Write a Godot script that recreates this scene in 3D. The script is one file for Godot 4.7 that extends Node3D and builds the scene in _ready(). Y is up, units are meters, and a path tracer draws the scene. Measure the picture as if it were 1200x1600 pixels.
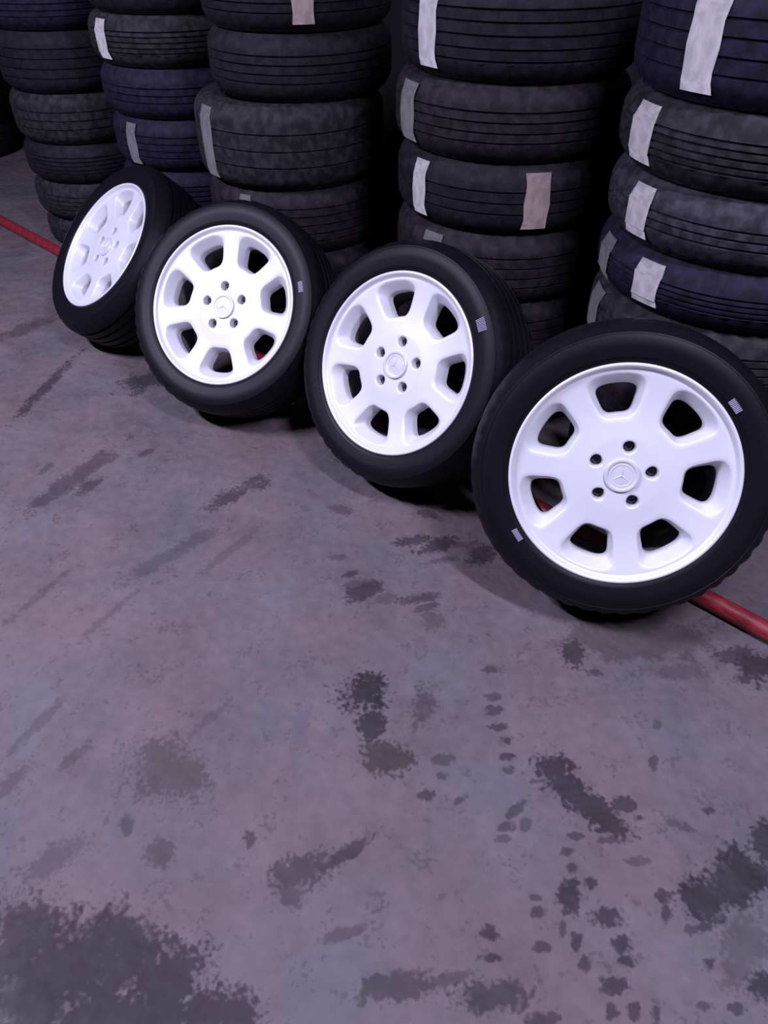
extends Node3D
# Four silver alloy wheels leaning on stacks of used tyres, stained concrete floor of a workshop at night.

const TYRE_RADIUS := 0.304          # tyres mounted on the alloy wheels
const TYRE_WIDTH := 0.195
const RIM_RADIUS := 0.222
const ROW_ORIGIN := Vector3(0.336, 0, -2.108)   # the row of stacks runs along the back wall
const ROW_TURN := -0.776

var used_names := {}
var mats := {}
var mesh_cache := {}

# centre x, z, axis one x, z, axis two x, z, strength, kind (0 wet dark, 1 brown, 2 bluish)
const STAINS = [
	[0.396,-0.995,0.027,0.000,-0.006,0.031,0.70,0], [0.549,-1.037,0.158,0.002,-0.016,0.060,0.45,1], [0.742,-0.983,0.056,0.001,-0.009,0.024,0.60,0],  # wide brown stain under the nearest wheel is partly painted contact shade
	[0.771,-0.954,0.040,0.000,-0.017,0.042,0.80,0], [0.728,-0.926,0.023,0.000,-0.005,0.014,0.60,0], [0.222,-0.956,0.021,0.000,-0.001,0.010,0.50,0],
	[0.214,-0.889,0.017,0.000,-0.001,0.009,0.50,0], [0.213,-0.855,0.016,0.000,-0.001,0.009,0.55,0], [0.218,-0.818,0.016,0.000,-0.001,0.009,0.60,0],
	[0.227,-0.789,0.015,0.000,-0.001,0.010,0.65,0], [0.222,-0.755,0.014,0.000,-0.001,0.009,0.65,0], [0.225,-0.728,0.013,0.000,-0.001,0.008,0.50,0],
	[0.103,-0.748,0.017,0.000,-0.001,0.011,0.40,0], [0.101,-0.717,0.012,0.000,-0.000,0.008,0.50,0], [0.070,-0.679,0.016,0.000,-0.000,0.010,0.60,0],
	[0.128,-0.669,0.012,-0.007,0.003,0.006,0.50,0], [0.301,-0.730,0.035,0.000,-0.005,0.028,0.85,0], [0.318,-0.694,0.042,0.018,-0.012,0.023,0.85,0],
	[0.356,-0.655,0.037,0.033,-0.019,0.021,0.85,0], [0.392,-0.620,0.030,0.013,-0.010,0.017,0.80,0], [0.418,-0.657,0.013,0.010,-0.010,0.012,0.70,0],
	[0.437,-0.633,0.013,0.000,-0.002,0.006,0.70,0], [0.375,-0.595,0.020,0.000,-0.002,0.007,0.50,0], [0.232,-0.656,0.021,-0.017,0.005,0.007,0.55,0],
	[0.239,-0.625,0.011,0.000,-0.002,0.011,0.40,0], [0.205,-0.621,0.013,0.000,-0.001,0.008,0.50,0], [0.197,-0.599,0.013,0.000,-0.001,0.006,0.40,0],
	[0.323,-0.603,0.014,0.000,-0.001,0.007,0.60,0], [0.303,-0.576,0.011,0.000,-0.001,0.008,0.60,0], [0.303,-0.550,0.008,0.000,-0.002,0.009,0.60,0],
	[0.292,-0.504,0.016,0.000,-0.005,0.026,0.80,0], [0.329,-0.524,0.010,0.000,-0.002,0.009,0.70,0], [0.342,-0.475,0.025,0.004,-0.005,0.013,0.75,0],
	[0.289,-0.438,0.009,0.000,-0.003,0.013,0.70,0], [0.294,-0.407,0.010,0.004,-0.007,0.011,0.70,0], [0.357,-0.433,0.017,0.000,-0.004,0.015,0.80,0],
	[0.358,-0.411,0.017,0.000,-0.003,0.010,0.80,0], [0.334,-0.380,0.021,0.000,-0.003,0.012,0.75,0], [0.354,-0.347,0.009,0.000,-0.003,0.011,0.70,0],
	[0.385,-0.344,0.008,0.000,-0.003,0.011,0.70,0], [0.320,-0.343,0.008,0.000,-0.002,0.009,0.70,0], [0.271,-0.459,0.006,0.000,-0.002,0.011,0.50,0],
	[0.234,-0.430,0.011,0.000,-0.001,0.007,0.65,0], [0.237,-0.480,0.011,0.000,-0.001,0.008,0.60,0], [0.236,-0.503,0.009,0.000,-0.001,0.005,0.50,0],
	[0.155,-0.451,0.015,0.000,-0.001,0.013,0.70,0], [0.154,-0.417,0.016,0.000,-0.001,0.007,0.75,0], [0.570,-0.532,0.068,-0.016,-0.004,0.044,0.85,0],
	[0.511,-0.497,0.049,0.000,-0.010,0.029,0.85,0], [0.640,-0.584,0.028,0.000,-0.015,0.037,0.80,0], [0.441,-0.503,0.013,0.000,-0.003,0.010,0.70,0],
	[0.438,-0.477,0.012,0.000,-0.004,0.013,0.65,0], [0.492,-0.457,0.014,0.000,-0.003,0.008,0.60,0], [0.471,-0.453,0.012,0.000,-0.003,0.008,0.50,0],
	[0.480,-0.406,0.010,0.000,-0.004,0.010,0.65,0], [0.502,-0.347,0.013,0.000,-0.003,0.008,0.60,0], [0.456,-0.350,0.013,0.000,-0.002,0.006,0.50,0],
	[0.550,-0.375,0.030,0.000,-0.010,0.025,0.80,0], [0.541,-0.427,0.035,0.000,-0.023,0.062,0.40,1], [0.564,-0.647,0.011,0.000,-0.003,0.009,0.60,0],
	[0.500,-0.622,0.022,0.010,-0.006,0.009,0.40,0], [0.493,-0.741,0.009,0.000,-0.005,0.018,0.50,0], [0.521,-0.819,0.010,0.000,-0.003,0.011,0.35,0],
	[0.609,-0.943,0.055,0.001,-0.006,0.019,0.25,0], [0.432,-0.945,0.016,0.004,-0.004,0.010,0.50,0], [0.148,-0.366,0.058,0.000,-0.002,0.020,0.75,0],
	[0.022,-0.380,0.059,0.000,-0.000,0.017,0.55,0], [0.089,-0.387,0.037,-0.008,0.002,0.008,0.40,0], [0.223,-0.336,0.026,0.000,-0.002,0.010,0.65,0],
	[0.415,-0.559,0.021,0.000,-0.002,0.007,0.35,0], [0.073,-0.871,0.020,0.009,-0.016,0.045,0.40,0], [-0.355,-1.594,0.029,-0.024,0.007,0.018,0.50,0],
	[-0.339,-1.577,0.025,-0.011,0.006,0.022,0.55,0], [-0.391,-1.550,0.028,-0.030,0.007,0.014,0.30,0], [-0.421,-1.523,0.042,-0.040,0.013,0.026,0.60,0],
	[-0.108,-1.466,0.028,0.008,-0.001,0.018,0.40,0], [-0.134,-1.482,0.020,0.000,0.000,0.010,0.30,0], [0.072,-1.351,0.038,-0.009,0.002,0.018,0.65,0],
	[0.129,-1.327,0.047,-0.017,0.003,0.024,0.65,0], [0.191,-1.335,0.038,0.001,-0.001,0.014,0.40,0], [0.232,-1.301,0.040,0.001,-0.004,0.034,0.65,0],
	[0.137,-1.280,0.046,-0.011,0.001,0.011,0.35,0], [-0.083,-1.233,0.018,-0.009,0.003,0.012,0.50,0], [-0.044,-1.181,0.044,-0.022,0.007,0.025,0.60,0],
	[-0.061,-1.197,0.033,0.000,0.001,0.029,0.40,1], [-0.002,-1.156,0.029,0.000,-0.000,0.016,0.30,0], [0.071,-1.153,0.046,-0.008,0.001,0.014,0.50,0],
	[0.094,-1.130,0.026,-0.006,0.001,0.011,0.45,0], [0.106,-1.088,0.024,0.000,-0.001,0.026,0.40,1], [0.111,-1.453,0.042,0.025,-0.004,0.014,0.50,0],
	[-0.117,-1.294,0.025,0.000,0.000,0.011,0.30,0], [-0.850,-1.618,0.086,-0.151,0.021,0.029,0.45,0], [-0.795,-1.583,0.023,-0.038,0.015,0.021,0.50,0],
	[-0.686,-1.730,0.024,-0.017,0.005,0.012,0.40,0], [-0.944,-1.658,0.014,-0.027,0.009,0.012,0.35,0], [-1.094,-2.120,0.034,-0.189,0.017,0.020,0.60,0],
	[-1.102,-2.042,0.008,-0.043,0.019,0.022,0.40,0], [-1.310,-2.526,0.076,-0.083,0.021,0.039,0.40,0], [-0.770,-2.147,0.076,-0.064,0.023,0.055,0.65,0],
	[-0.519,-1.306,0.106,-0.105,0.012,0.020,0.28,0], [-0.374,-1.325,0.064,-0.086,0.007,0.011,0.22,0], [-0.795,-1.176,0.041,-0.077,0.009,0.009,0.25,0],
	[-0.617,-1.115,0.046,-0.073,0.007,0.007,0.20,0], [-0.047,-0.901,0.049,0.001,0.001,0.043,0.95,0], [-0.025,-0.827,0.027,0.000,0.000,0.032,0.85,0],
	[-0.003,-0.753,0.048,0.000,-0.000,0.037,0.80,1], [-0.169,-0.825,0.018,0.006,-0.007,0.050,0.30,2], [-0.408,-0.733,0.075,0.028,-0.006,0.056,0.50,1],
	[-0.390,-0.717,0.054,0.001,0.008,0.038,0.25,1], [-0.451,-0.628,0.011,0.000,0.004,0.017,0.40,0], [-0.383,-0.582,0.024,0.008,-0.003,0.022,0.40,0],
	[-0.134,-0.548,0.052,-0.019,0.010,0.024,0.55,0], [-0.068,-0.577,0.050,-0.035,0.006,0.008,0.65,0], [-0.155,-0.512,0.023,0.000,0.002,0.022,0.40,0],
	[-0.235,-0.605,0.010,0.000,0.002,0.016,0.50,0], [-0.486,-0.401,0.121,-0.043,0.053,0.073,0.90,0], [-0.331,-0.401,0.063,0.001,0.012,0.053,0.85,0],
	[-0.573,-0.454,0.049,-0.032,0.056,0.056,0.75,0], [-0.247,-0.349,0.065,0.001,0.006,0.036,0.80,0], [-0.412,-0.343,0.148,0.001,0.011,0.040,0.90,0],
	[-0.080,-0.450,0.028,-0.009,0.004,0.009,0.35,0], [-0.046,-0.459,0.022,-0.012,0.004,0.006,0.35,0], [0.005,-0.380,0.049,-0.011,0.004,0.015,0.50,0],
	[-0.552,-0.573,0.041,-0.036,0.018,0.018,0.30,0], [-0.580,-0.765,0.020,-0.026,0.011,0.010,0.30,0], [-0.676,-0.835,0.032,-0.061,0.010,0.008,0.25,0],
	[-0.680,-0.714,0.020,-0.035,0.014,0.011,0.30,0], [-0.016,-0.487,0.011,-0.006,0.003,0.004,0.30,0], [0.087,-0.506,0.009,-0.005,0.002,0.003,0.25,0],
	[-0.342,-0.846,0.032,-0.037,0.006,0.007,0.20,0],
]

func _ready():
	# ---- camera
	var cam := Camera3D.new()
	cam.name = "camera"
	cam.position = Vector3(0, 1.2418, 0)
	cam.rotation_order = EULER_ORDER_YXZ
	cam.rotation_degrees = Vector3(-40.39, 0, -0.523)
	cam.fov = 69.33
	cam.near = 0.02
	add_child(cam)
	cam.current = true
	# ---- environment: night, the room is closed
	var env := Environment.new()
	env.background_mode = Environment.BG_COLOR
	env.background_color = Color(0.012, 0.012, 0.02)
	env.tonemap_mode = Environment.TONE_MAPPER_LINEAR
	env.tonemap_exposure = 1.0
	env.sdfgi_enabled = true
	env.ssao_enabled = true
	env.ssil_enabled = true
	var we := WorldEnvironment.new()
	we.name = "world_environment"
	we.environment = env
	add_child(we)
	make_materials()
	# ---- lamps of the room (outside the frame)
	ceiling_lamp(Vector3(-2.2, 2.7, -0.9), 1.20, 22.0, "long tube lamp on the ceiling left of the wheels")
	ceiling_lamp(Vector3(0.9, 2.7, 0.1), 1.20, 12.0, "long tube lamp on the ceiling above the open floor")
	# ---- room shell
	room_shell()
	# ---- wheels, largest first
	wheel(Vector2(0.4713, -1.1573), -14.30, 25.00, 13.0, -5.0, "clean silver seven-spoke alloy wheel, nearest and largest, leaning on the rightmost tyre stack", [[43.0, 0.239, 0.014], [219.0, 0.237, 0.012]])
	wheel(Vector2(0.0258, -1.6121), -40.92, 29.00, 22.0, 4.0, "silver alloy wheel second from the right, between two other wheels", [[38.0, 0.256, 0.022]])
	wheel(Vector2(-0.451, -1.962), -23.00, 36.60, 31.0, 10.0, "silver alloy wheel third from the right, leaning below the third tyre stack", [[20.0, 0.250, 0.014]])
	wheel(Vector2(-0.9245, -2.4562), -54.32, 44.16, 20.0, 10.0, "silver alloy wheel farthest left, turned sideways and seen almost edge on", [])
	# ---- tyre stacks
	tyre_stacks()
	# ---- red pipe along the foot of the stacks
	red_pipe()

# ------------------------------------------------------------------ helpers
func numbered(called: String) -> String:
	if not used_names.has(called):
		used_names[called] = 0
		return called
	used_names[called] += 1
	return "%s_%03d" % [called, used_names[called]]

func thing(called: String, label: String, category: String, group := "") -> Node3D:
	var o := Node3D.new()
	o.name = numbered(called)
	add_child(o)
	o.set_meta("label", label)
	o.set_meta("category", category)
	if group:
		o.set_meta("group", group)
	return o

func part(called: String, mesh: Mesh, material: Material, parent: Node) -> MeshInstance3D:
	var o := MeshInstance3D.new()
	o.name = called
	o.mesh = mesh
	o.material_override = material
	o.cast_shadow = GeometryInstance3D.SHADOW_CASTING_SETTING_ON
	parent.add_child(o, true)
	return o

func vert(st: SurfaceTool, p: Vector3, n: Vector3, uv: Vector2):
	st.set_normal(n)
	st.set_uv(uv)
	st.add_vertex(p)

# one quad p0 p1 p2 p3 in order round its edge, wound clockwise as seen from the side the normals point to
func quad(st: SurfaceTool, p: Array, n: Array, uv: Array):
	for t in [[0, 1, 2], [0, 2, 3]]:
		var a: Vector3 = p[t[0]]
		var b: Vector3 = p[t[1]]
		var c: Vector3 = p[t[2]]
		var g := (b - a).cross(c - a)
		if g.length_squared() < 1e-16:
			continue
		var m: Vector3 = n[t[0]] + n[t[1]] + n[t[2]]
		var order = [t[0], t[2], t[1]] if g.dot(m) > 0.0 else [t[0], t[1], t[2]]
		for i in order:
			vert(st, p[i], n[i], uv[i])

# lathe a profile of (radius, height) round the y axis; outward is to the right of the profile's direction when it runs up
func lathe(profile: PackedVector2Array, segs: int, wobble = null, sharp := 0.75) -> ArrayMesh:
	var st := SurfaceTool.new()
	st.begin(Mesh.PRIMITIVE_TRIANGLES)
	var m := profile.size()
	var seg_n := []
	for j in m - 1:
		var d := profile[j + 1] - profile[j]
		seg_n.append(Vector2(d.y, -d.x).normalized())
	var v := [0.0]
	for j in m - 1:
		v.append(v[j] + profile[j].distance_to(profile[j + 1]))
	for j in m - 1:
		var na: Vector2 = seg_n[j]
		var nb: Vector2 = seg_n[j]
		if j > 0 and seg_n[j - 1].dot(seg_n[j]) > sharp:
			na = (seg_n[j - 1] + seg_n[j]).normalized()
		if j < m - 2 and seg_n[j + 1].dot(seg_n[j]) > sharp:
			nb = (seg_n[j + 1] + seg_n[j]).normalized()
		for i in segs:
			var p := []
			var n := []
			var uv := []
			for c in [[0, j], [0, j + 1], [1, j + 1], [1, j]]:
				var ii: int = (i + c[0]) % segs
				var th := TAU * float(ii) / segs
				var r := profile[c[1]].x
				if wobble != null:
					r += wobble.call(c[1], ii)
				var dir := Vector3(sin(th), 0, cos(th))
				p.append(dir * r + Vector3(0, profile[c[1]].y, 0))
				var nn: Vector2 = na if c[1] == j else nb
				n.append((dir * nn.x + Vector3(0, nn.y, 0)).normalized())
				uv.append(Vector2(float(i + c[0]) / segs * 8.0, v[c[1]] * 4.0))
			quad(st, p, n, uv)
	return st.commit()

# box with chamfered edges
func bevel_box(size: Vector3, b: float) -> ArrayMesh:
	var st := SurfaceTool.new()
	st.begin(Mesh.PRIMITIVE_TRIANGLES)
	var h := size * 0.5
	for ax in 3:
		var u := (ax + 1) % 3
		var w := (ax + 2) % 3
		for s in [-1.0, 1.0]:
			var p := []
			var n := []
			for c in [[-1, -1], [1, -1], [1, 1], [-1, 1]]:
				var q := Vector3.ZERO
				q[ax] = s * h[ax]
				q[u] = c[0] * (h[u] - b)
				q[w] = c[1] * (h[w] - b)
				p.append(q)
				var nn := Vector3.ZERO
				nn[ax] = s
				n.append(nn)
			quad(st, p, n, [Vector2(0, 0), Vector2(1, 0), Vector2(1, 1), Vector2(0, 1)])
		for su in [-1.0, 1.0]:
			for sw in [-1.0, 1.0]:
				var p := []
				var n := []
				for c in [[-1, 0], [1, 0], [1, 1], [-1, 1]]:
					var q := Vector3.ZERO
					q[ax] = c[0] * (h[ax] - b)
					q[u] = su * (h[u] - (b if c[1] == 1 else 0.0))
					q[w] = sw * (h[w] - (0.0 if c[1] == 1 else b))
					p.append(q)
					var nn := Vector3.ZERO
					nn[u] = su
					nn[w] = sw
					n.append(nn.normalized())
				quad(st, p, n, [Vector2(0, 0), Vector2(1, 0), Vector2(1, 1), Vector2(0, 1)])
	for sx in [-1.0, 1.0]:
		for sy in [-1.0, 1.0]:
			for sz in [-1.0, 1.0]:
				var sg := Vector3(sx, sy, sz)
				var a := Vector3(h.x, h.y - b, h.z - b) * sg
				var bb := Vector3(h.x - b, h.y, h.z - b) * sg
				var cc := Vector3(h.x - b, h.y - b, h.z) * sg
				var nn := sg.normalized()
				quad(st, [a, bb, cc, cc], [nn, nn, nn, nn], [Vector2.ZERO, Vector2.ZERO, Vector2.ZERO, Vector2.ZERO])
	return st.commit()

func noise_normal(freq: float, strength: float, seed_value: int, size := 512) -> NoiseTexture2D:
	var n := FastNoiseLite.new()
	n.seed = seed_value
	n.frequency = freq
	n.fractal_octaves = 4
	var t := NoiseTexture2D.new()
	t.width = size
	t.height = size
	t.noise = n
	t.seamless = true
	t.as_normal_map = true
	t.bump_strength = strength
	return t

func noise_colour(freq: float, lo: Color, hi: Color, seed_value: int, size := 512) -> NoiseTexture2D:
	var n := FastNoiseLite.new()
	n.seed = seed_value
	n.frequency = freq
	n.fractal_octaves = 5
	var g := Gradient.new()
	g.set_color(0, lo)
	g.set_color(1, hi)
	g.set_offset(0, 0.25)
	g.set_offset(1, 0.75)
	var t := NoiseTexture2D.new()
	t.width = size
	t.height = size
	t.noise = n
	t.seamless = true
	t.color_ramp = g
	return t

func mat(key: String, colour: Color, rough: float, metal := 0.0) -> StandardMaterial3D:
	var m := StandardMaterial3D.new()
	m.albedo_color = colour
	m.roughness = rough
	m.metallic = metal
	mats[key] = m
	return m

func make_materials():
	var m := mat("silver", Color(0.815, 0.815, 0.83), 0.42, 0.1)
	m.clearcoat_enabled = true
	m.clearcoat = 0.25
	m.clearcoat_roughness = 0.15
	mat("silver_cap", Color(0.82, 0.82, 0.84), 0.3, 0.2)
	mat("barrel", Color(0.40, 0.39, 0.39), 0.6, 0.1)
	mat("bolt", Color(0.30, 0.30, 0.32), 0.4, 0.7)
	mat("lead", Color(0.72, 0.72, 0.75), 0.35, 0.6)
	m = mat("glossy_rubber", Color(0.05, 0.048, 0.065), 0.48)
	m.metallic_specular = 0.28
	m.normal_enabled = true
	m.normal_texture = noise_normal(0.03, 1.0, 5)
	m.normal_scale = 0.12
	mat("glint_mark", Color(0.62, 0.61, 0.70), 0.45)  # pale colour paints the highlights on the sidewall relief
	# dusty old tread rubber in five tones
	var lows = [Color(0.062, 0.056, 0.074), Color(0.09, 0.085, 0.096), Color(0.062, 0.056, 0.10), Color(0.082, 0.066, 0.082), Color(0.12, 0.112, 0.132)]
	var highs = [Color(0.110, 0.101, 0.128), Color(0.170, 0.162, 0.174), Color(0.112, 0.100, 0.180), Color(0.145, 0.120, 0.142), Color(0.215, 0.202, 0.235)]
	for i in 5:
		m = mat("rubber_%d" % i, Color.WHITE, 0.72)
		m.metallic_specular = 0.3
		m.albedo_texture = noise_colour(0.012, lows[i], highs[i], 20 + i)
		m.normal_enabled = true
		m.normal_texture = noise_normal(0.05, 3.0, 40 + i)
		m.normal_scale = 0.25
	var papers = [Color(0.72, 0.705, 0.695), Color(0.60, 0.525, 0.50), Color(0.42, 0.415, 0.41)]
	for i in 3:
		m = mat("paper_%d" % i, Color.WHITE, 0.8)
		var c: Color = papers[i]
		m.albedo_texture = noise_colour(0.02, c * 0.86, c, 60 + i, 256)
	m = mat("red", Color.WHITE, 0.45)
	m.albedo_texture = noise_colour(0.02, Color(0.40, 0.10, 0.13), Color(0.60, 0.17, 0.21), 70, 256)
	m = mat("wall", Color.WHITE, 0.9)
	m.albedo_texture = noise_colour(0.006, Color(0.15, 0.15, 0.16), Color(0.22, 0.21, 0.22), 80)
	m.uv1_triplanar = true
	m.uv1_world_triplanar = true
	m.uv1_scale = Vector3(0.5, 0.5, 0.5)
	mat("lamp_body", Color(0.8, 0.8, 0.8), 0.5)
	m = mat("tube", Color(1, 1, 1), 0.4)
	m.emission_enabled = true
	m.emission = Color(0.868, 0.856, 1.0)
	m.emission_energy_multiplier = 4.0

# ------------------------------------------------------------------ light
func ceiling_lamp(at: Vector3, length: float, energy: float, label: String):
	var t := thing("ceiling_lamp", label, "lamp", "tube lamps on the ceiling")
	t.position = at
	t.rotation.y = ROW_TURN
	var body := part("lamp_body", bevel_box(Vector3(length + 0.06, 0.06, 0.10), 0.008), mats.lamp_body, t)
	body.position.y = 0.09
	var cyl := CylinderMesh.new()
	cyl.top_radius = 0.016
	cyl.bottom_radius = 0.016
	cyl.height = length
	cyl.radial_segments = 16
	var tube := part("lamp_tube", cyl, mats.tube, t)
	tube.rotation_degrees.z = 90
	tube.position.y = 0.035
	for s in [-1.0, 1.0]:
		var cap := part("lamp_holder", bevel_box(Vector3(0.02, 0.07, 0.05), 0.005), mats.lamp_body, t)
		cap.position = Vector3(s * (length * 0.5 + 0.008), 0.035, 0)
	var rod_mesh := CylinderMesh.new()
	rod_mesh.top_radius = 0.006
	rod_mesh.bottom_radius = 0.006
	rod_mesh.height = 0.18
	for s in [-0.4, 0.4]:
		var rod := part("hanger_rod", rod_mesh, mats.bolt, t)
		rod.position = Vector3(s * length, 0.21, 0)
	var l := AreaLight3D.new()
	l.name = "lamp_light"
	l.area_size = Vector2(length, 0.10)
	l.light_color = Color(0.868, 0.856, 1.0)
	l.light_energy = energy
	l.shadow_enabled = true
	l.set("area_range", 20.0)
	l.set("omni_range", 20.0)
	t.add_child(l)
	l.rotation_degrees.x = -90
	l.position.y = 0.012

# ------------------------------------------------------------------ room
func shell(called: String, size: Vector3, local: Vector3, material: Material):
	var o := part(called, bevel_box(size, 0.005), material, self)
	o.rotation.y = ROW_TURN
	o.position = ROW_ORIGIN + Basis(Vector3.UP, ROW_TURN) * local
	o.set_meta("kind", "structure")
	return o

func room_shell():
	floor_slab()
	shell("wall_back", Vector3(11, 3.2, 0.2), Vector3(-0.5, 1.6, -0.48), mats.wall)
	shell("wall_front", Vector3(11, 3.2, 0.2), Vector3(-0.5, 1.6, 5.6), mats.wall)
	shell("wall_left", Vector3(0.2, 3.2, 6.4), Vector3(-5.9, 1.6, 2.5), mats.wall)
	shell("wall_right", Vector3(0.2, 3.2, 6.4), Vector3(4.9, 1.6, 2.5), mats.wall)
	shell("ceiling", Vector3(11, 0.2, 6.42), Vector3(-0.5, 3.3, 2.49), mats.wall)

func floor_slab():
	var x0 := -2.2
	var z0 := -3.8
	var span := 3.6
	var n := 2048
	var grain := noise_bytes(n, 0.045, 4, 1)
	var blot := noise_bytes(n, 0.006, 5, 2)
	var tint := noise_bytes(n, 0.004, 3, 3)
	var edge := noise_bytes(n, 0.022, 4, 4)
	var edge_fine := noise_bytes(n, 0.13, 3, 5)
	var wet := PackedFloat32Array()
	wet.resize(n * n)
	var kinds := PackedByteArray()
	kinds.resize(n * n)
	var px := n / span
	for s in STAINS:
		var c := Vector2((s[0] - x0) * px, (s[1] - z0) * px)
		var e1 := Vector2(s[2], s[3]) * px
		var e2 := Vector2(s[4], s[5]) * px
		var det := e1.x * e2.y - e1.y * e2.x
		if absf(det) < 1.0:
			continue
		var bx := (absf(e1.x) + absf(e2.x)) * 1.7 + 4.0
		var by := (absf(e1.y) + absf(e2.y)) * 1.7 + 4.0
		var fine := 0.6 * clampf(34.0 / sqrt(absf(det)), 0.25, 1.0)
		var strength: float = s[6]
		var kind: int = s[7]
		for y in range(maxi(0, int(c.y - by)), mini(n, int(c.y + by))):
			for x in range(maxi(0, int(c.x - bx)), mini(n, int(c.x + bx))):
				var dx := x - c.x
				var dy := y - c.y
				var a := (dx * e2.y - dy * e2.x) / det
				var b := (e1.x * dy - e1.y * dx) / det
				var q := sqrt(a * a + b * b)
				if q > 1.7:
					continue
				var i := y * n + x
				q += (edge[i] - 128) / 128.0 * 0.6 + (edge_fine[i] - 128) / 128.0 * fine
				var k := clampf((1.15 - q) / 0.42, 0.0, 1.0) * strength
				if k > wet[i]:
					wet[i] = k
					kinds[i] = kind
	var rgb := PackedByteArray()
	rgb.resize(n * n * 3)
	var rough := PackedByteArray()
	rough.resize(n * n)
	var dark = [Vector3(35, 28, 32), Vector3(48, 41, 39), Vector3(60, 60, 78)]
	for i in n * n:
		var bl := (blot[i] - 128) / 128.0
		var g := (grain[i] - 128) / 128.0
		var ti := (tint[i] - 128) / 128.0
		var lum := 1.0 + bl * 0.09 + g * 0.07
		var w: float = wet[i]
		# thin scattered damp specks where the fine pattern peaks
		var speck := clampf((edge_fine[i] + edge[i] - 338) / 22.0, 0.0, 1.0) * 0.22
		w = maxf(w, speck)
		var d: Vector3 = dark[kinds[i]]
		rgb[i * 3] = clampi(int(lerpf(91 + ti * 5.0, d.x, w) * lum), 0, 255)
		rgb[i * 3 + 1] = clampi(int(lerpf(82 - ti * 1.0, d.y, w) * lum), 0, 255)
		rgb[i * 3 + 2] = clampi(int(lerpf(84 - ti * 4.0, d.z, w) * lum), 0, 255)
		rough[i] = clampi(int(208 - w * 35.0 + bl * 30.0 + g * 20.0), 60, 240)
	var m := mat("floor", Color.WHITE, 1.0)
	m.metallic_specular = 0.4
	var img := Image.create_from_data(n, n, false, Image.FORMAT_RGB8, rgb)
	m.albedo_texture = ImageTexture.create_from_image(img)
	m.roughness_texture = ImageTexture.create_from_image(Image.create_from_data(n, n, false, Image.FORMAT_L8, rough))
	m.roughness_texture_channel = BaseMaterial3D.TEXTURE_CHANNEL_RED
	m.normal_enabled = true
	m.normal_texture = noise_normal(0.03, 6.0, 9, 1024)
	m.normal_scale = 0.35
	var st := SurfaceTool.new()
	st.begin(Mesh.PRIMITIVE_TRIANGLES)
	var lo := Vector3(-9.0, -0.2, -9.0)
	var hi := Vector3(8.0, 0.0, 8.0)
	for ax in 3:
		for s in [0, 1]:
			var p := []
			var nn := []
			var uv := []
			for c in [[0, 0], [1, 0], [1, 1], [0, 1]]:
				var q := Vector3.ZERO
				q[ax] = hi[ax] if s == 1 else lo[ax]
				q[(ax + 1) % 3] = hi[(ax + 1) % 3] if c[0] == 1 else lo[(ax + 1) % 3]
				q[(ax + 2) % 3] = hi[(ax + 2) % 3] if c[1] == 1 else lo[(ax + 2) % 3]
				p.append(q)
				var o := Vector3.ZERO
				o[ax] = 1.0 if s == 1 else -1.0
				nn.append(o)
				uv.append(Vector2((q.x - x0) / span, (q.z - z0) / span))
			quad(st, p, nn, uv)
	st.generate_tangents()
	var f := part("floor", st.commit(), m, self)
	f.set_meta("kind", "structure")

func noise_bytes(n: int, freq: float, octaves: int, seed_value: int) -> PackedByteArray:
	var f := FastNoiseLite.new()
	f.seed = seed_value
	f.frequency = freq
	f.fractal_octaves = octaves
	f.noise_type = FastNoiseLite.TYPE_SIMPLEX_SMOOTH
	var img := f.get_image(n, n, false, false, true)
	img.convert(Image.FORMAT_L8)
	return img.get_data()

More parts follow.
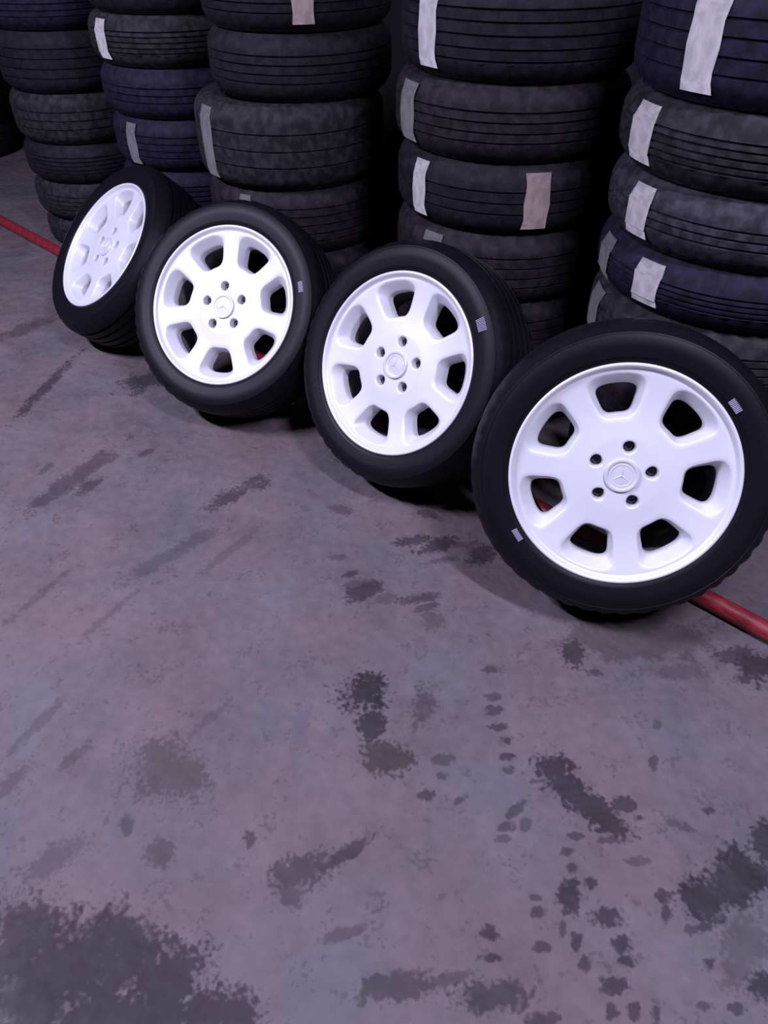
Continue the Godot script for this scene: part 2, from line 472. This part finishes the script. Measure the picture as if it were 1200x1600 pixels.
# ------------------------------------------------------------------ tyres
# tyre lying on its side: axis y, from y = 0 to y = w. Grooves run round the tread.
func tyre_mesh(radius: float, w: float, bead: float, grooves: Array, groove_width: float, lugs: int, seed_value: int) -> ArrayMesh:
	var key := "%.3f %.3f %.3f %s %d %d" % [radius, w, bead, str(grooves), lugs, seed_value]
	if mesh_cache.has(key):
		return mesh_cache[key]
	var pr := PackedVector2Array()
	var rng := RandomNumberGenerator.new()
	rng.seed = seed_value
	var half := w * 0.5
	var low := []      # bead to shoulder, half profile as (radius, distance from the side plane)
	low.append(Vector2(bead + 0.004, 0.030))
	low.append(Vector2(bead + 0.001, 0.016))
	low.append(Vector2(bead + 0.006, 0.009))
	low.append(Vector2(bead + 0.016, 0.006))
	low.append(Vector2(bead + 0.0165, 0.0045))
	low.append(Vector2(lerpf(bead, radius, 0.40), 0.0008))
	low.append(Vector2(lerpf(bead, radius, 0.55), 0.0))
	low.append(Vector2(lerpf(bead, radius, 0.68), 0.003))
	low.append(Vector2(lerpf(bead, radius, 0.69), 0.0020))
	low.append(Vector2(lerpf(bead, radius, 0.72), 0.0026))
	low.append(Vector2(lerpf(bead, radius, 0.73), 0.0045))
	low.append(Vector2(lerpf(bead, radius, 0.84), 0.013))
	low.append(Vector2(radius - 0.0085, 0.024))
	low.append(Vector2(radius - 0.0045, 0.032))
	for p in low:
		pr.append(p)
	var shoulder_to := pr.size()
	var y0 := 0.040
	var y1 := w - 0.040
	pr.append(Vector2(radius - 0.002, y0))
	for g in grooves:
		var yc := lerpf(y0, y1, g)
		var crown := 0.002 * (1.0 - pow(2.0 * g - 1.0, 2.0)) - 0.002
		var gw := groove_width * 0.5
		pr.append(Vector2(radius + crown, yc - gw))
		pr.append(Vector2(radius + crown - groove_width * 0.85, yc - gw * 0.6))
		pr.append(Vector2(radius + crown - groove_width * 0.85, yc + gw * 0.6))
		pr.append(Vector2(radius + crown, yc + gw))
	pr.append(Vector2(radius - 0.002, y1))
	var shoulder_from := pr.size()
	for i in range(low.size() - 1, -1, -1):
		pr.append(Vector2(low[i].x, w - low[i].y))
	# inner liner
	pr.append(Vector2(bead + 0.012, w - 0.034))
	pr.append(Vector2(radius - 0.035, w - 0.020))
	pr.append(Vector2(radius - 0.014, w - 0.045))
	pr.append(Vector2(radius - 0.013, half))
	pr.append(Vector2(radius - 0.014, 0.045))
	pr.append(Vector2(radius - 0.035, 0.020))
	pr.append(Vector2(bead + 0.012, 0.034))
	pr.append(Vector2(bead + 0.004, 0.030))
	var total := pr.size()
	var wob := func(j: int, i: int) -> float:
		if lugs <= 0 or j >= total - 8:
			return 0.0
		# cross grooves cut into the two shoulders
		if (j >= shoulder_to - 3 and j <= shoulder_to) or (j >= shoulder_from - 1 and j <= shoulder_from + 2):
			return -0.0045 if i % lugs == 0 else 0.0
		return 0.0
	var m := lathe(pr, 144, wob)
	mesh_cache[key] = m
	return m

# a paper strip that wraps the tread of a lying tyre: angles in degrees round y
func label_mesh(radius: float, w: float, half_deg: float, over: float) -> ArrayMesh:
	var st := SurfaceTool.new()
	st.begin(Mesh.PRIMITIVE_TRIANGLES)
	var lift := 0.0016
	var rows := [Vector2(radius - 0.0085 + lift, 0.034 - over), Vector2(radius - 0.0045 + lift, 0.033), Vector2(radius - 0.002 + lift, 0.040), Vector2(radius + lift, w * 0.3), Vector2(radius + lift + 0.0005, w * 0.5), Vector2(radius + lift, w * 0.7), Vector2(radius - 0.002 + lift, w - 0.040), Vector2(radius - 0.0045 + lift, w - 0.033), Vector2(radius - 0.0085 + lift, w - 0.024), Vector2(radius - 0.0125 + lift, w - 0.026 + over)]
	var cols := 8
	for j in rows.size() - 1:
		for i in cols:
			for side in [0.0, -0.0008]:
				var p := []
				var n := []
				var uv := []
				for c in [[0, 0], [1, 0], [1, 1], [0, 1]]:
					var row: Vector2 = rows[j + c[1]]
					# torn, slightly wavy long edges
					var wav := 1.0 + 0.06 * sin(row.y * 90.0)
					var th := deg_to_rad(lerpf(-half_deg, half_deg, float(i + c[0]) / cols) * wav)
					var dir := Vector3(sin(th), 0, cos(th))
					p.append(dir * (row.x + side) + Vector3(0, row.y, 0))
					n.append(dir if side == 0.0 else -dir)
					uv.append(Vector2(float(i + c[0]) / cols * 0.4, float(j + c[1]) / rows.size()))
				quad(st, p, n, uv)
	return st.commit()

const ORDINAL = ["bottom", "second", "third", "fourth", "fifth", "sixth", "seventh", "eighth"]

func tyre_stacks():
	# each stack: name, x, z, tyres from the floor up: [top height, radius, dx, dz, material, pattern, labels]
	# a label: [turn in degrees round the tyre, half width in degrees, paper]
	var stacks = [
		["rightmost stack", 0.812, -1.658, [
			[0.190, 0.300, 0.00, 0.00, 0, 0, []],
			[0.370, 0.305, 0.00, 0.00, 3, 1, []],
			[0.530, 0.308, 0.00, 0.00, 1, 2, [[-91, 7, 2]]],
			[0.655, 0.310, 0.00, 0.00, 2, 0, [[-57, 6, 0], [-88, 6, 2]]],
			[0.790, 0.310, 0.00, 0.00, 4, 1, [[-69, 6, 0]]],
			[0.930, 0.312, 0.00, 0.00, 1, 2, [[-76, 7, 0]]],
			[1.120, 0.310, 0.00, 0.00, 2, 0, [[-56, 6, 0]]]]],
		["second stack from the right", 0.336, -2.108, [
			[0.190, 0.285, 0.00, 0.00, 0, 1, []],
			[0.390, 0.288, 0.00, 0.00, 3, 2, []],
			[0.570, 0.290, 0.00, 0.00, 3, 0, [[-46, 6, 2]]],
			[0.735, 0.290, 0.00, 0.00, 0, 1, [[-56, 5, 0], [7, 6, 1]]],
			[0.898, 0.292, -0.005, 0.00, 3, 0, [[-66, 7, 2]]],
			[1.085, 0.288, 0.005, 0.00, 0, 2, [[-55, 6, 0]]]]],
		["third stack from the right", -0.273, -2.531, [
			[0.180, 0.280, 0.00, 0.00, 0, 2, []],
			[0.360, 0.282, 0.005, 0.00, 3, 1, []],
			[0.550, 0.284, 0.005, 0.00, 3, 2, [[-30, 4, 2]]],
			[0.775, 0.288, -0.005, 0.00, 1, 1, [[-52, 6, 2]]],
			[0.940, 0.268, 0.04, -0.01, 0, 0, []],
			[1.120, 0.270, 0.04, -0.01, 0, 2, [[8, 6, 1]]]]],
		["fourth stack from the right", -0.697, -3.028, [
			[0.155, 0.278, 0.00, 0.00, 0, 0, []],
			[0.310, 0.280, 0.00, 0.00, 1, 1, []],
			[0.465, 0.280, 0.00, 0.00, 2, 2, []],
			[0.631, 0.280, 0.00, 0.00, 2, 0, [[-37, 5, 2]]],
			[0.783, 0.282, -0.005, 0.00, 2, 1, []],
			[0.930, 0.282, -0.01, 0.00, 1, 2, [[-44, 6, 0]]],
			[1.080, 0.280, 0.00, 0.00, 0, 0, []]]],
		["fifth stack from the right", -1.255, -3.492, [
			[0.140, 0.268, 0.00, -0.01, 1, 1, []],
			[0.290, 0.275, 0.00, 0.00, 1, 0, []],
			[0.440, 0.275, 0.00, 0.00, 0, 2, []],
			[0.623, 0.275, 0.00, 0.00, 1, 1, []],
			[0.830, 0.275, 0.00, 0.00, 0, 0, []],
			[1.000, 0.275, 0.00, 0.00, 2, 2, []]]],
		["stack at the left edge", -2.50, -4.90, [
			[0.170, 0.278, 0.00, 0.00, 0, 2, []],
			[0.340, 0.280, 0.00, 0.00, 0, 1, []],
			[0.510, 0.280, 0.00, 0.00, 1, 0, []]]],
	]
	var patterns = [[0.12, 0.37, 0.63, 0.88], [0.2, 0.5, 0.8], [0.06, 0.27, 0.5, 0.73, 0.94]]
	var tones = ["dull black", "dusty grey-black", "bluish black", "brownish black", "worn grey"]
	for s in stacks:
		var under := 0.0
		var tyres: Array = s[3]
		for k in tyres.size():
			var t: Array = tyres[k]
			var w: float = t[0] - under
			var with := ""
			if t[6].size() > 1:
				with = " with two paper strips"
			elif t[6].size() == 1:
				with = " with a paper strip"
			var place: String = ORDINAL[k] + (" up" if k > 0 else "")
			if k == tyres.size() - 1:
				place = "topmost"
			var label := "%s tyre%s, %s in the %s" % [tones[t[4]], with, place, s[0]]
			var o := thing("stacked_tyre", label, "tyre", "tyres piled in the stacks")
			o.position = Vector3(s[1] + t[2], under, s[2] + t[3])
			var tr := part("tyre", tyre_mesh(t[1], w, t[1] - 0.105, patterns[t[5]], 0.0055, 3 + t[5], 7), mats["rubber_%d" % t[4]], o)
			tr.rotation_degrees.y = k * 47.0
			for l in t[6]:
				var lb := part("tread_label", label_mesh(t[1], w, l[1], 0.012), mats["paper_%d" % l[2]], o)
				lb.rotation_degrees.y = l[0]
				lb.set_meta("label", ["white paper strip", "pinkish beige paper strip", "grubby pale paper strip"][l[2]])
			under = t[0]

# ------------------------------------------------------------------ alloy wheels
# a polar patch with a pocket: half = one side only, from the middle of its outer edge to the middle of its inner edge
func pocket_patch(st: SurfaceTool, r0: float, r1: float, half_angle: float, turn: float, rings: Array, height, angles: Array):
	# rings: functions of angle a giving (radius, angle, drop); the first is the border
	var grid := []
	for ring in rings:
		var row := []
		for a in angles:
			var q: Vector3 = ring.call(a)
			var th: float = q.y + turn
			row.append(Vector3(q.x * sin(th), q.x * cos(th), height.call(q.x) - q.z))
		grid.append(row)
	var rows := grid.size()
	var cols := angles.size()
	var nrm := []
	for j in rows:
		var row := []
		for i in cols:
			var du: Vector3 = grid[j][mini(i + 1, cols - 1)] - grid[j][maxi(i - 1, 0)]
			var dv: Vector3 = grid[mini(j + 1, rows - 1)][i] - grid[maxi(j - 1, 0)][i]
			var n := du.cross(dv)
			if n.length() < 1e-12:
				n = Vector3(0, 0, 1)
			n = n.normalized()
			row.append(n)
		nrm.append(row)
	# make the normals of the face point outwards (+z)
	var flip := 0.0
	for i in cols:
		flip += nrm[1][i].z
	if flip < 0.0:
		for j in rows:
			for i in cols:
				nrm[j][i] = -nrm[j][i]
	for j in rows - 1:
		for i in cols - 1:
			var uv := [Vector2(0, 0), Vector2(1, 0), Vector2(1, 1), Vector2(0, 1)]
			quad(st, [grid[j][i], grid[j][i + 1], grid[j + 1][i + 1], grid[j + 1][i]], [nrm[j][i], nrm[j][i + 1], nrm[j + 1][i + 1], nrm[j + 1][i]], uv)

func face_height(r: float) -> float:
	# slightly domed disc: lip stands proud, spokes dip a little before the hub rises
	var k := clampf((r - 0.075) / (0.205 - 0.075), 0.0, 1.0)
	return lerpf(-0.012, -0.006, k) - 0.005 * sin(k * PI)

func spoke_mesh() -> ArrayMesh:
	if mesh_cache.has("spoke"):
		return mesh_cache["spoke"]
	var st := SurfaceTool.new()
	st.begin(Mesh.PRIMITIVE_TRIANGLES)
	var r0 := 0.084
	var r1 := 0.208
	var hs := PI / 7.0
	var hgt := face_height
	for side in [-1.0, 1.0]:
		# this half pocket lies on one side of the spoke; the pocket's middle is half a sector away
		var angles := []
		for i in 37:
			angles.append(PI * 0.5 - PI * i / 36.0)
		var border := func(a: float) -> Vector3:
			var s := sin(a)
			var c := cos(a)
			var m := maxf(absf(s), absf(c))
			return Vector3((r0 + r1) * 0.5 + (r1 - r0) * 0.5 * s / m, -side * hs * c / m, 0.0)
		var rounded := func(a: float, lo: float, hi: float, wi: float, wo: float, drop: float) -> Vector3:
			var s := sin(a)
			var c := maxf(cos(a), 0.0)
			var e := 0.52
			var rr := (lo + hi) * 0.5 + (hi - lo) * 0.5 * signf(s) * pow(absf(s), e)
			var ww := lerpf(wi, wo, (rr - lo) / (hi - lo))
			return Vector3(rr, -side * ww * pow(c, e), drop)
		var rings := [border]
		for f in [0.35, 0.7]:
			rings.append(func(a: float) -> Vector3:
				return border.call(a).lerp(rounded.call(a, 0.113, 0.203, 0.285, 0.335, 0.0), f))
		rings.append(func(a: float) -> Vector3: return rounded.call(a, 0.1135, 0.2025, 0.280, 0.330, 0.0))
		rings.append(func(a: float) -> Vector3: return rounded.call(a, 0.1155, 0.2000, 0.268, 0.318, 0.0025))
		rings.append(func(a: float) -> Vector3: return rounded.call(a, 0.1185, 0.1940, 0.245, 0.295, 0.010))
		rings.append(func(a: float) -> Vector3: return rounded.call(a, 0.1215, 0.1850, 0.215, 0.262, 0.022))
		rings.append(func(a: float) -> Vector3: return rounded.call(a, 0.1225, 0.1820, 0.205, 0.250, 0.028))
		rings.append(func(a: float) -> Vector3: return rounded.call(a, 0.1220, 0.1830, 0.207, 0.252, 0.046))
		pocket_patch(st, r0, r1, hs, side * hs, rings, hgt, angles)
	var m := st.commit()
	mesh_cache["spoke"] = m
	return m

func hub_mesh() -> ArrayMesh:
	if mesh_cache.has("hub"):
		return mesh_cache["hub"]
	var st := SurfaceTool.new()
	st.begin(Mesh.PRIMITIVE_TRIANGLES)
	var r0 := 0.030
	var r1 := 0.0845
	var hs := PI / 5.0
	var hgt := face_height
	var angles := []
	for i in 41:
		angles.append(TAU * i / 40.0 + PI / 4.0)
	for k in 5:
		var border := func(a: float) -> Vector3:
			var s := sin(a)
			var c := cos(a)
			var m := maxf(absf(s), absf(c))
			return Vector3((r0 + r1) * 0.5 + (r1 - r0) * 0.5 * s / m, hs * c / m, 0.0)
		var hole := func(a: float, rad: float, drop: float) -> Vector3:
			return Vector3(0.0575 + rad * sin(a), rad * cos(a) / 0.0575, drop)
		var rings := [border]
		for f in [0.3, 0.6, 0.85]:
			rings.append(func(a: float) -> Vector3: return border.call(a).lerp(hole.call(a, 0.0145, 0.0), f))
		rings.append(func(a: float) -> Vector3: return hole.call(a, 0.0140, 0.0))
		rings.append(func(a: float) -> Vector3: return hole.call(a, 0.0125, 0.0020))
		rings.append(func(a: float) -> Vector3: return hole.call(a, 0.0112, 0.0100))
		rings.append(func(a: float) -> Vector3: return hole.call(a, 0.0105, 0.0300))
		pocket_patch(st, r0, r1, hs, TAU * k / 5.0, rings, hgt, angles)
	var m := st.commit()
	mesh_cache["hub"] = m
	return m

func star_mesh() -> ArrayMesh:
	# three tapering arms in low relief inside a ring
	if mesh_cache.has("star"):
		return mesh_cache["star"]
	var st := SurfaceTool.new()
	st.begin(Mesh.PRIMITIVE_TRIANGLES)
	for k in 3:
		var th := TAU * k / 3.0
		var d := Vector3(sin(th), cos(th), 0)
		var s := Vector3(d.y, -d.x, 0)
		var tip := d * 0.021
		var top := Vector3(0, 0, 0.0022)
		for sd in [-1.0, 1.0]:
			var root: Vector3 = s * sd * 0.0045 + d * 0.0026
			var n: Vector3 = (s * sd + Vector3(0, 0, 1.4)).normalized()
			quad(st, [top, tip, root, root], [n, n, n, n], [Vector2.ZERO, Vector2.ZERO, Vector2.ZERO, Vector2.ZERO])
	var m := st.commit()
	mesh_cache["star"] = m
	return m

func wheel(at: Vector2, yaw_deg: float, lean_deg: float, turn: float, hub_turn: float, label: String, marks: Array):
	var yaw := deg_to_rad(yaw_deg)
	var lean := deg_to_rad(lean_deg)
	var n := Vector3(sin(yaw) * cos(lean), sin(lean), cos(yaw) * cos(lean))
	var a := Vector3(cos(yaw), 0, -sin(yaw))
	var b := n.cross(a)
	var cy := TYRE_RADIUS * b.y + n.y * 0.16
	var root := thing("alloy_wheel", label, "wheel", "silver alloy wheels leaning in a row")
	root.transform = Transform3D(Basis(a, b, n), Vector3(at.x, cy, at.y) - b * TYRE_RADIUS)
	var mid := Vector3(0, TYRE_RADIUS, 0)
	# tyre: lathed lying down, then stood up so that its axis is the wheel's z
	var t := part("tyre", tyre_mesh(TYRE_RADIUS, TYRE_WIDTH, 0.216, [0.12, 0.37, 0.63, 0.88], 0.009, 3, 11), mats.glossy_rubber, root)
	t.transform = Transform3D(Basis(Vector3(1, 0, 0), Vector3(0, 0, 1), Vector3(0, -1, 0)), mid + Vector3(0, 0, -TYRE_WIDTH + 0.012))
	t.set_meta("label", "shiny black tyre")
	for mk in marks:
		# raised serration of the sidewall, coloured pale to paint in lamp glints
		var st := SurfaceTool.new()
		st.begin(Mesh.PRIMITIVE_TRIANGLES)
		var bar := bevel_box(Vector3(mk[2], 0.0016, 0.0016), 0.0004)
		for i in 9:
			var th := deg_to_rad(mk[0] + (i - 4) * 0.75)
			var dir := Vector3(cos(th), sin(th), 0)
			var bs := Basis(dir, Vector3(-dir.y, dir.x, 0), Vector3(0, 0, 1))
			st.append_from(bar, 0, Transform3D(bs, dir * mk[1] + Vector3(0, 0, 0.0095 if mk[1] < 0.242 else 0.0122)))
		var so := part("sidewall_glint", st.commit(), mats.glint_mark, t)
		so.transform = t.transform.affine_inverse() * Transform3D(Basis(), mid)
	# rim lip and barrel
	var up := Basis(Vector3(1, 0, 0), Vector3(0, 0, 1), Vector3(0, -1, 0))
	if not mesh_cache.has("lip"):
		mesh_cache["lip"] = lathe(PackedVector2Array([Vector2(0.216, -0.020), Vector2(0.2185, -0.006), Vector2(0.2225, -0.003), Vector2(0.2228, 0.002), Vector2(0.2205, 0.0055), Vector2(0.2165, 0.0052), Vector2(0.2135, 0.001), Vector2(0.2110, -0.0045), Vector2(0.2075, -0.0062)]), 120, null, 0.3)
		mesh_cache["barrel"] = lathe(PackedVector2Array([Vector2(0.2095, -0.010), Vector2(0.2060, -0.040), Vector2(0.1930, -0.070), Vector2(0.1900, -0.150), Vector2(0.2130, -0.178), Vector2(0.2170, -0.190), Vector2(0.2200, -0.190), Vector2(0.2160, -0.172), Vector2(0.1940, -0.148), Vector2(0.1960, -0.072), Vector2(0.2130, -0.020)]), 96, null, 0.5)
		mesh_cache["pad"] = lathe(PackedVector2Array([Vector2(0.150, -0.075), Vector2(0.152, -0.052), Vector2(0.10, -0.052), Vector2(0.036, -0.058), Vector2(0.001, -0.058)]), 64)
		mesh_cache["cap"] = lathe(PackedVector2Array([Vector2(0.0335, -0.022), Vector2(0.0335, -0.0075), Vector2(0.0320, -0.0060), Vector2(0.0285, -0.0062), Vector2(0.0270, -0.0085), Vector2(0.0240, -0.0090), Vector2(0.0230, -0.0080), Vector2(0.0215, -0.0080), Vector2(0.0205, -0.0092), Vector2(0.010, -0.0085), Vector2(0.0001, -0.0080)]), 64)
		mesh_cache["bolt"] = lathe(PackedVector2Array([Vector2(0.0095, -0.040), Vector2(0.0095, -0.028), Vector2(0.0085, -0.026), Vector2(0.0045, -0.026), Vector2(0.0040, -0.030), Vector2(0.0001, -0.030)]), 6)
		mesh_cache["valve"] = lathe(PackedVector2Array([Vector2(0.0055, 0.0), Vector2(0.005, 0.006), Vector2(0.0035, 0.010), Vector2(0.0035, 0.024), Vector2(0.0042, 0.0245), Vector2(0.0042, 0.033), Vector2(0.0030, 0.035), Vector2(0.0001, 0.035)]), 12)
	var lip := part("rim_lip", mesh_cache["lip"], mats.silver, root)
	lip.transform = Transform3D(up, mid)
	var br := part("rim_barrel", mesh_cache["barrel"], mats.barrel, root)
	br.transform = Transform3D(up, mid)
	var hub := part("hub", hub_mesh(), mats.silver, root)
	hub.transform = Transform3D(Basis(Vector3(0, 0, 1), deg_to_rad(hub_turn)), mid)
	for k in 5:
		var bo := part("lug_bolt", mesh_cache["bolt"], mats.bolt, hub)
		var th := TAU * k / 5.0
		bo.transform = Transform3D(up, Vector3(sin(th) * 0.0575, cos(th) * 0.0575, -0.004))
	for k in 7:
		var sp := part("spoke", spoke_mesh(), mats.silver, root)
		sp.transform = Transform3D(Basis(Vector3(0, 0, 1), deg_to_rad(turn + 180.0 / 7.0 + 360.0 / 7.0 * k)), mid)
	var cap := part("centre_cap", mesh_cache["cap"], mats.silver_cap, root)
	cap.transform = Transform3D(up, mid)
	var star := part("cap_emblem", star_mesh(), mats.silver_cap, cap)
	star.transform = cap.transform.affine_inverse() * Transform3D(Basis(), mid + Vector3(0, 0, -0.0090))
	var vl := part("valve_stem", mesh_cache["valve"], mats.glossy_rubber, root)
	var va := deg_to_rad(turn - 90.0)
	vl.transform = Transform3D(up, mid + Vector3(cos(va), sin(va), 0) * 0.1935 + Vector3(0, 0, -0.060))

func red_pipe():
	var p0 := Vector3(1.585, 0.0, -0.275)
	var p1 := Vector3(-2.62, 0.0, -4.40)
	var dir := (p1 - p0).normalized()
	var length := p0.distance_to(p1)
	var rp := 0.021
	var o := part("floor_pipe", lathe(PackedVector2Array([Vector2(rp * 0.7, 0.0), Vector2(rp, 0.0), Vector2(rp, length * 0.25), Vector2(rp, length * 0.5), Vector2(rp, length * 0.75), Vector2(rp, length), Vector2(rp * 0.7, length), Vector2(rp * 0.7, 0.0)]), 24), mats.red, self)
	var side := dir.cross(Vector3.UP).normalized()
	o.transform = Transform3D(Basis(side, dir, side.cross(dir)), p0 + Vector3(0, rp, 0))
	o.set_meta("label", "long red pipe lying on the floor along the foot of the tyre stacks")
	o.set_meta("category", "pipe")
